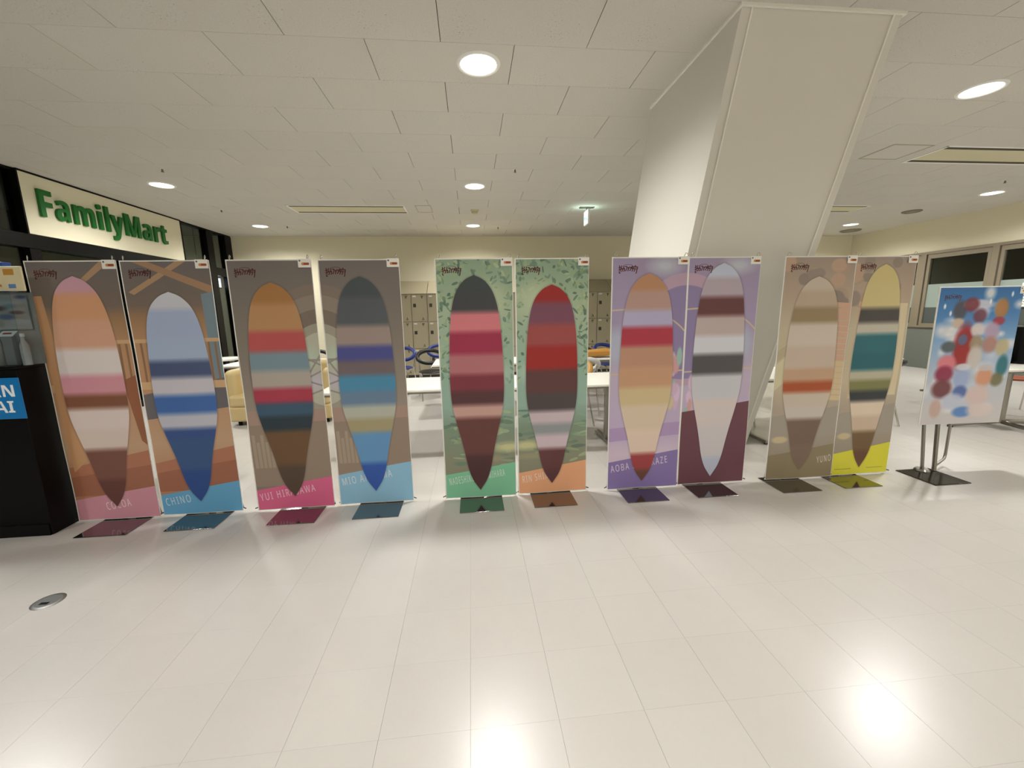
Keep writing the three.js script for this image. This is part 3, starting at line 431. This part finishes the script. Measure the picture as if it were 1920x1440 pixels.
// ---------------------------------------------------------------- black counter and what stands on it
{
  const t = thing('store_counter', 'black box counter with clear acrylic screen at the picture edge', 'counter', [-3.72, 0, -3.27]);
  part('body', RB(1.72, 1.13, 0.82, 0, 0.565, 0, 0.006), mBlackMatt, t); part('kick_plate', B(1.7, 0.08, 0.01, 0, 0.04, 0.412), mBlack, t);
  part('top', RB(1.74, 0.02, 0.84, 0, 1.14, 0, 0.006), mBlack, t);
  const s = thing('information_plate', 'blue sign plate with white letters on the black counter front', 'sign', [-3.1, 0.945, -2.854]);
  const tx = canvasTex(512, 288, (c, w, h) => { c.fillStyle = '#0f78bd'; c.fillRect(0, 0, w, h); c.fillStyle = '#f4f6fb'; c.font = 'bold 118px sans-serif'; c.textAlign = 'right'; c.fillText('AN', 488, 130); c.fillText('AI', 462, 246); });
  part('plate', RB(0.5, 0.265, 0.006, 0, 0, 0, 0.003), M(0x0f78bd, 0.35), s); part('lettering', new THREE.PlaneGeometry(0.49, 0.255).translate(0, 0, 0.0034), M(0xffffff, 0.35, 0, { map: tx }), s);
  // acrylic display case with blurred cards in it
  const a = thing('acrylic_case', 'clear acrylic display case with dim picture cards on black counter', 'display case', [-3.055, 1.15, -2.96]);
  const ac = P(0xe8eef0, 0.05, { transmission: 1, thickness: 0, ior: 1.45 });
  part('front_sheet', X(-0.35, 0.252, 0, 0.46, 0.094, 0.098), ac, a); part('side_sheet', X(0.248, 0.252, 0, 0.46, -0.04, 0.094), ac, a); part('top_sheet', X(-0.35, 0.252, 0.456, 0.46, -0.04, 0.094), ac, a);
  part('back_sheet', X(-0.35, 0.248, 0, 0.456, -0.044, -0.04), M(0xa8a6a2, 0.5), a);
  const shelf = canvasTex(256, 200, (c, w, h) => { bands(c, w, h, [[0, rgb(176, 180, 188)], [0.5, rgb(150, 144, 140)], [1, rgb(176, 172, 170)]]); for (let i = 0; i < 46; i++) soft(c, rnd(), rnd(), rr(0.05, 0.16), rr(0.05, 0.14), [rgb(80, 92, 128), rgb(150, 140, 128), rgb(70, 60, 66), rgb(176, 178, 180), rgb(128, 100, 74), rgb(108, 132, 140)][i % 6], w, h, 0.4); });
  part('picture_panel', B(0.56, 0.22, 0.004, -0.06, 0.335, -0.03), M(0xffffff, 0.5, 0, { map: shelf }), a);
  const tc = thing('tent_card', 'little white tent card with red print inside the acrylic case', 'card', [-2.92, 1.15, -2.92]);
  part('stand', RB(0.06, 0.19, 0.03, 0, 0.095, 0, 0.004), M(0x8d8b8a, 0.5), tc); const ct = new THREE.Group(); part('card', RB(0.085, 0.004, 0.05, 0, 0, 0, 0.001), mPaper, tc).position.set(0, 0.2, 0.0); tc.children[1].rotation.x = 0.7;
  part('red_print', B(0.05, 0.0006, 0.014, 0, 0.0026, 0), M(0x9c3a34, 0.6), tc).position.set(0, 0.2, 0); tc.children[2].rotation.x = 0.7;
  for (const [x, w, c2] of [[-2.99, 0.05, 0x9a948e], [-2.85, 0.045, 0xb9b6b2], [-3.2, 0.06, 0x5a5450]]) { const b = thing('bottle', ['grey squat bottle in the acrylic case', 'pale slim bottle beside the tent card', 'dark bottle at the acrylic case corner'][[0x9a948e, 0xb9b6b2, 0x5a5450].indexOf(c2)], 'bottle', [x, 1.15, -2.93], 0); part('body', new THREE.LatheGeometry([[0, 0], [w / 2, 0], [w / 2, 0.12], [w / 5, 0.16], [w / 5, 0.18], [0, 0.18]].map((p) => new THREE.Vector2(...p)), 20), M(c2, 0.4), b); part('cap', C(w / 4, 0.02, 0, 0.19, 0, 16), mWhite, b); }
  const card = canvasTex(320, 200, (c, w, h) => { c.fillStyle = '#d8cda6'; c.fillRect(0, 0, w, h); c.fillStyle = '#bb8530'; c.fillRect(222, 16, 62, 52); c.fillRect(112, 148, 86, 22); c.fillStyle = '#5f86bb'; c.fillRect(238, 146, 44, 36); c.fillStyle = '#4a3357'; c.fillRect(118, 70, 64, 54); c.fillStyle = '#d8cda6'; c.fillRect(134, 84, 10, 30); c.fillRect(154, 84, 10, 30); });
  const cs = thing('cream_card_stand', 'cream card with orange and blue squares on the acrylic case', 'sign', [-2.915, 1.612, -2.915]);
  part('board', RB(0.32, 0.15, 0.012, 0, 0.075, 0, 0.005), M(0xd8cda6, 0.5), cs); part('print', new THREE.PlaneGeometry(0.3, 0.14).translate(0, 0.075, 0.0064), M(0xffffff, 0.5, 0, { map: card }), cs); part('foot', RB(0.2, 0.006, 0.04, 0, 0.003, 0, 0.002), mPaleGrey, cs);
  const bc = thing('blue_white_box', 'small box with blue lid stripe behind the cream card', 'box', [-3.04, 1.612, -2.975]);
  part('body', RB(0.3, 0.15, 0.05, 0, 0.075, 0, 0.004), mWhite, bc); part('stripe', RB(0.302, 0.03, 0.052, 0, 0.166, 0, 0.004), M(0x2b56a8, 0.4), bc);
  const wb = thing('white_box', 'white carton with red and blue print on the counter edge', 'box', [-3.11, 1.15, -2.9]);
  part('carton', RB(0.1, 0.1, 0.05, 0, 0.05, 0, 0.003), mWhite, wb); part('label', [B(0.07, 0.02, 0.001, 0, 0.07, 0.0256)], M(0x9c3a44, 0.5), wb); part('label', [B(0.07, 0.02, 0.001, 0, 0.03, 0.0256)], M(0x4668a8, 0.5), wb);
}
// ---------------------------------------------------------------- lockers along the back wall
{
  const mVent = M(0x857c64, 0.6), W = 0.345, N = 2, zf = -9.32, dep = 0.52;
  const unit = () => {
    const t = thing('locker', '', 'locker', [0, 0, zf - dep / 2], 0, 'grey beige lockers along the back wall'), w = W * N;
    part('carcass', [X(-w / 2 + 0.001, w / 2 - 0.001, 0.06, 1.86, -dep / 2, dep / 2 - 0.02), X(-w / 2 + 0.001, -w / 2 + 0.012, 0.06, 1.86, dep / 2 - 0.02, dep / 2), X(w / 2 - 0.012, w / 2 - 0.001, 0.06, 1.86, dep / 2 - 0.02, dep / 2), X(-w / 2, w / 2, 1.845, 1.86, dep / 2 - 0.02, dep / 2)], mLocker, t);
    part('plinth', X(-w / 2 + 0.001, w / 2 - 0.001, 0, 0.06, -dep / 2, dep / 2 - 0.03), mLockerDark, t);
    const sg = new THREE.ExtrudeGeometry(new THREE.Shape([[dep / 2, 1.86], [-dep / 2, 2.16], [-dep / 2, 1.86]].map((p) => new THREE.Vector2(...p))), { depth: w - 0.004, bevelEnabled: false }).rotateY(-Math.PI / 2).translate(w / 2 - 0.002, 0, 0);
    part('sloping_top', sg, mLocker, t);
    const slits = [];
    for (let r = 0; r < 3; r++) for (let k = 0; k < N; k++) {
      const x = -w / 2 + W * (k + 0.5), y0 = 0.07 + r * 0.592, d = part('door', RB(W - 0.016, 0.58, 0.018, x, y0 + 0.29, dep / 2 - 0.011, 0.003), mLockerDoor, t);
      part('lock', RB(0.06, 0.075, 0.012, x - 0.1, y0 + 0.35, dep / 2 + 0.002, 0.003), mLockerDark, d); part('number_plate', RB(0.07, 0.03, 0.004, x - 0.1, y0 + 0.545, dep / 2, 0.001), mPaleGrey, d);
      part('vent', new THREE.ConeGeometry(0.03, 0.07, 3).scale(1, 1, 0.05).translate(x + 0.07, y0 + 0.07, dep / 2), mVent, d); part('vent', new THREE.ConeGeometry(0.03, 0.07, 3).rotateZ(Math.PI).scale(1, 1, 0.05).translate(x + 0.07, y0 + 0.52, dep / 2), mVent, d);
    }
    return t;
  };
  const proto = unit(); let first = true;
  const where = ['behind the second grey arch banner', 'showing beside the pale blue banner edge', 'showing between the pale blue and mint green banners', 'hidden behind the mint green banner', 'behind the slit between the two leafy banners', 'hidden behind the peach orange banner', 'showing beside the peach banner edge', 'showing beside the violet banner edge', 'hidden behind the violet banner'];
  where.forEach((s2, i) => { const x = -1.98 + i * (W * N + 0.006) , label = 'grey beige metal locker unit ' + s2; if (first) { proto.position.x = x; proto.userData.label = label; first = false; } else copy(proto, label, [x, 0, zf - dep / 2]); });
}
// ---------------------------------------------------------------- tables
function makeTable(name, label, w, d, p, turn = 0) {
  const t = thing(name, label, 'table', p, turn, 'white topped tables behind the banners');
  part('tabletop', RB(w, 0.028, d, 0, 0.706, 0, 0.008), mWhiteTop, t); part('edge_band', RB(w + 0.004, 0.016, d + 0.004, 0, 0.684, 0, 0.004), mEdge, t);
  for (const s of [-1, 1]) {
    const x = s * (w / 2 - 0.16), l = part('leg', RB(0.07, 0.63, 0.05, x, 0.36, 0, 0.012), mSteel, t);
    part('foot', RB(0.06, 0.035, d - 0.08, x, 0.032, 0, 0.01), mSteel, l); for (const q of [-1, 1]) part('foot_pad', C(0.02, 0.016, x, 0.008, q * (d / 2 - 0.08)), mBlackPlastic, l);
  }
  part('modesty_rail', RB(w - 0.36, 0.05, 0.03, 0, 0.64, 0, 0.006), mSteel, t);
  return t;
}
const T1 = makeTable('table', 'long white table showing between the pale blue and mint green banners', 1.5, 0.76, [-0.7, 0, -4.27]);
copy(T1, 'long white table showing between the peach and violet banners', [0.85, 0, -4.21]);
copy(T1, 'white table behind the slanted column and the khaki footed banner', [3.66, 0, -4.2]);
copy(T1, 'white table in second row with its corner beside the mint banner', [0.19, 0, -6.12]);
copy(T1, 'white table in second row carrying the tan paper bag', [2.0, 0, -6.33]);
copy(T1, 'white table glimpsed in the slit between two grey arch banners', [-3.0, 0, -6.75]);
copy(T1, 'white table behind the yellow footed banner and the sky poster', [4.95, 0, -5.15], 0.2);
{
  const t = thing('pedestal_table', 'white table on one steel post with a cross foot beside the poster', 'table', [6.15, 0, -4.1], 0, 'white topped tables behind the banners');
  part('tabletop', RB(1.1, 0.028, 0.66, 0.05, 0.706, -0.06, 0.008), mWhiteTop, t); part('edge_band', RB(1.104, 0.02, 0.664, 0.05, 0.682, -0.06, 0.004), mSteel, t);
  part('post', [rod([0, 0.04, 0], [0, 0.68, 0], 0.045, 20)], mSteel, t); part('top_bracket', RB(0.34, 0.03, 0.09, 0, 0.66, 0, 0.008), mSteel, t);
  for (let k = 0; k < 4; k++) { const a = k * Math.PI / 2 + 0.12, x = Math.cos(a) * 0.56, z = Math.sin(a) * 0.5; const arm = part('foot_arm', rod([0, 0.06, 0], [x, 0.03, z], 0.024, 10), mSteel, t); part('foot_pad', C(0.026, 0.022, x, 0.011, z), mBlackPlastic, arm); }
}
{
  const t = thing('round_table', 'small round white side table by the dark glass store front', 'table', [-4.25, 0, -7.5]);
  part('tabletop', C(0.3, 0.026, 0, 0.717, 0, 40), mWhiteTop, t); part('post', C(0.03, 0.7, 0, 0.35, 0, 16), mBlack, t); part('base', C(0.2, 0.02, 0, 0.01, 0, 32, 0.18), mBlack, t);
}
// ---------------------------------------------------------------- sofa
{
  const m = M(0xcdb682, 0.5), t = thing('sofa', 'cream leather bench sofa showing between the sky blue and hot pink banners', 'sofa', [-2.55, 0, -5.9]);
  part('base', RB(1.3, 0.2, 0.64, 0, 0.16, 0, 0.03, 3), m, t); part('seat_cushion', RB(1.28, 0.16, 0.66, 0, 0.335, 0, 0.05, 4), m, t);
  part('armrest', RB(0.17, 0.62, 0.6, -0.62, 0.43, -0.04, 0.08, 4), m, t); part('armrest', RB(0.17, 0.62, 0.6, 0.62, 0.43, -0.04, 0.08, 4), m, t);
  part('backrest', RB(1.1, 0.45, 0.16, 0, 0.58, -0.26, 0.07, 4), m, t); for (const sx of [-1, 1]) for (const sz of [-1, 1]) part('leg', C(0.025, 0.07, sx * 0.56, 0.035, sz * 0.24), mBlack, t);
}
// ---------------------------------------------------------------- stacking chairs with an open loop back
function makeChair(label, shell, p, turn) {
  const t = thing('loop_back_chair', label, 'chair', p, turn, 'stacking chairs around the tables behind the banners');
  const pts = []; for (let i = 0; i < 20; i++) { const a = i / 20 * Math.PI * 2; pts.push([Math.cos(a) * 0.225, 0.69 + Math.sin(a) * 0.1, -0.2 - Math.sin(a) * 0.1 + Math.cos(a) * Math.cos(a) * 0.07]); }
  part('backrest', tube(pts, 0.034, 60, true, 10), shell, t);
  part('seat', new THREE.LatheGeometry([[0, 0.44], [0.2, 0.445], [0.225, 0.458], [0.2, 0.475], [0, 0.468]].map((q) => new THREE.Vector2(...q)), 32).scale(1, 1, 0.95), shell, t);
  for (const s of [-1, 1]) {
    part('leg', tube([[s * 0.2, 0, 0.24], [s * 0.19, 0.4, 0.17], [s * 0.17, 0.435, 0.1], [s * 0.17, 0.435, -0.1]], 0.01, 24), mChrome, t);
    part('leg', tube([[s * 0.21, 0, -0.27], [s * 0.19, 0.4, -0.17], [s * 0.2, 0.6, -0.15], [s * 0.21, 0.69, -0.15]], 0.01, 24), mChrome, t);
  }
  return t;
}
const cb = makeChair('black loop back chair at the small white table corner by the mint banner', mBlackPlastic, [-0.68, 0, -7.0], 0.2);
copy(cb, 'black loop back chair standing behind the tan paper bag', [2.0, 0, -7.0], 0.4);
copy(cb, 'black loop back chair at the table behind the slanted column', [3.16, 0, -4.72], 0.1);
copy(cb, 'black loop back chair seen in the slit between the grey arch banners', [-2.75, 0, -7.45], 0.1);
copy(cb, 'black loop back chair pushed under the table beside the sky poster', [4.75, 0, -4.45], Math.PI + 0.3);
copy(cb, 'black loop back chair at the window end of the poster table', [5.75, 0, -5.95], 0.3);
const cblue = makeChair('blue loop back chair in front of the lockers by the mint banner', mBluePlastic, [-0.62, 0, -8.1], 0.1);
copy(cblue, 'blue loop back chair in front of the lockers beside the pale blue banner', [-1.3, 0, -7.6], -0.2);
copy(cblue, 'blue loop back chair near the lockers beside the violet banner', [2.52, 0, -7.3], 0.3);
makeChair('white loop back chair tucked behind the table beside the peach banner', mPaleGrey, [1.5, 0, -5.6], Math.PI);
const ct = makeChair('tan loop back chair between the two table rows beside the violet banner', mTan, [1.15, 0, -4.85], -0.9);
const co = makeChair('orange loop back chair beyond the pedestal table at the picture edge', mOrange, [7.05, 0, -4.62], -0.6);
// ---------------------------------------------------------------- small things on the tables
{
  const t = thing('paper_bag', 'crumpled tan paper bag lying on a white table in the second row', 'bag', [1.9, 0.72, -6.12], 0.1), m = M(0xc08a3a, 0.7);
  const g = new RoundedBoxGeometry(0.46, 0.1, 0.24, 5, 0.035), p = g.attributes.position; for (let i = 0; i < p.count; i++) { const x = p.getX(i), y = p.getY(i), z = p.getZ(i); p.setY(i, y * (1 + 0.5 * noise.noise(x * 9, z * 9, 2)) + 0.05 * Math.max(0, x)); } g.computeVertexNormals();
  part('body', g.translate(0, 0.062, 0), m, t); part('folded_end', RB(0.1, 0.07, 0.22, 0.24, 0.075, 0.01, 0.02), m, t);
  const b = thing('black_bag', 'black bag standing on the pedestal table at the picture edge', 'bag', [6.52, 0.72, -4.22]);
  part('body', RB(0.36, 0.44, 0.2, 0, 0.22, 0, 0.06, 4), mBlackMatt, b); part('pocket', RB(0.28, 0.2, 0.05, 0, 0.16, 0.11, 0.02, 3), mBlackPlastic, b); part('handle', tube([[-0.08, 0.43, 0], [-0.07, 0.52, 0], [0.07, 0.52, 0], [0.08, 0.43, 0]], 0.012, 24), mBlackMatt, b);
  const c = thing('black_case', 'low black carry case lying on the pedestal table', 'case', [6.2, 0.72, -4.3]);
  part('body', RB(0.26, 0.12, 0.2, 0, 0.06, 0, 0.03, 3), mBlackPlastic, c); part('handle', tube([[-0.05, 0.11, 0.05], [-0.05, 0.15, 0.06], [0.05, 0.15, 0.06], [0.05, 0.11, 0.05]], 0.01, 20), mBlackMatt, c);
  const n = canvasTex(256, 224, (x, w, h) => { x.fillStyle = '#f6f4ea'; x.fillRect(0, 0, w, h); x.fillStyle = '#8d8a88'; for (let r = 0; r < 3; r++) { x.fillStyle = '#cfcac2'; x.fillRect(0, r * 75 + 70, w, 5); x.fillStyle = '#77747c'; for (let i = 0; i < 14; i++) { x.fillRect(20 + i * 16, r * 75 + 18, 10, 9); x.fillRect(12 + i * 17, r * 75 + 42, 11, 10); } } });
  const np = thing('notice_sheets', 'white printed notice sheets stuck on the frosted window', 'notice', [XR - 0.012, 1.57, -6.5]);
  for (let r = 0; r < 3; r++) { const y = 0.15 - r * 0.15; part('sheet', B(0.003, 0.14, 0.62, 0, y, 0), mPaper, np); const g2 = new THREE.PlaneGeometry(0.61, 0.135).rotateY(-Math.PI / 2).translate(-0.0022, y, 0), u = g2.attributes.uv; for (let i = 0; i < u.count; i++) u.setY(i, (2 - r + u.getY(i)) / 3); part('print', g2, M(0xffffff, 0.7, 0, { map: n }), np); }
  const fo = thing('floor_outlet', 'round brushed metal outlet cover set in the glossy floor', 'cover', [-2.22, 0, -2.125]);
  part('rim', new THREE.LatheGeometry([[0.05, 0.0045], [0.057, 0.004], [0.066, 0.0005]].map((q) => new THREE.Vector2(...q)), 40), M(0x8a8a88, 0.45, 1), fo); part('cover', C(0.05, 0.004, 0, 0.0022, 0, 40), M(0x777876, 0.55, 1), fo); part('lid', X(-0.02, 0.02, 0.004, 0.0055, 0.012, 0.03), mChrome, fo);
}

renderer.render(scene, camera);
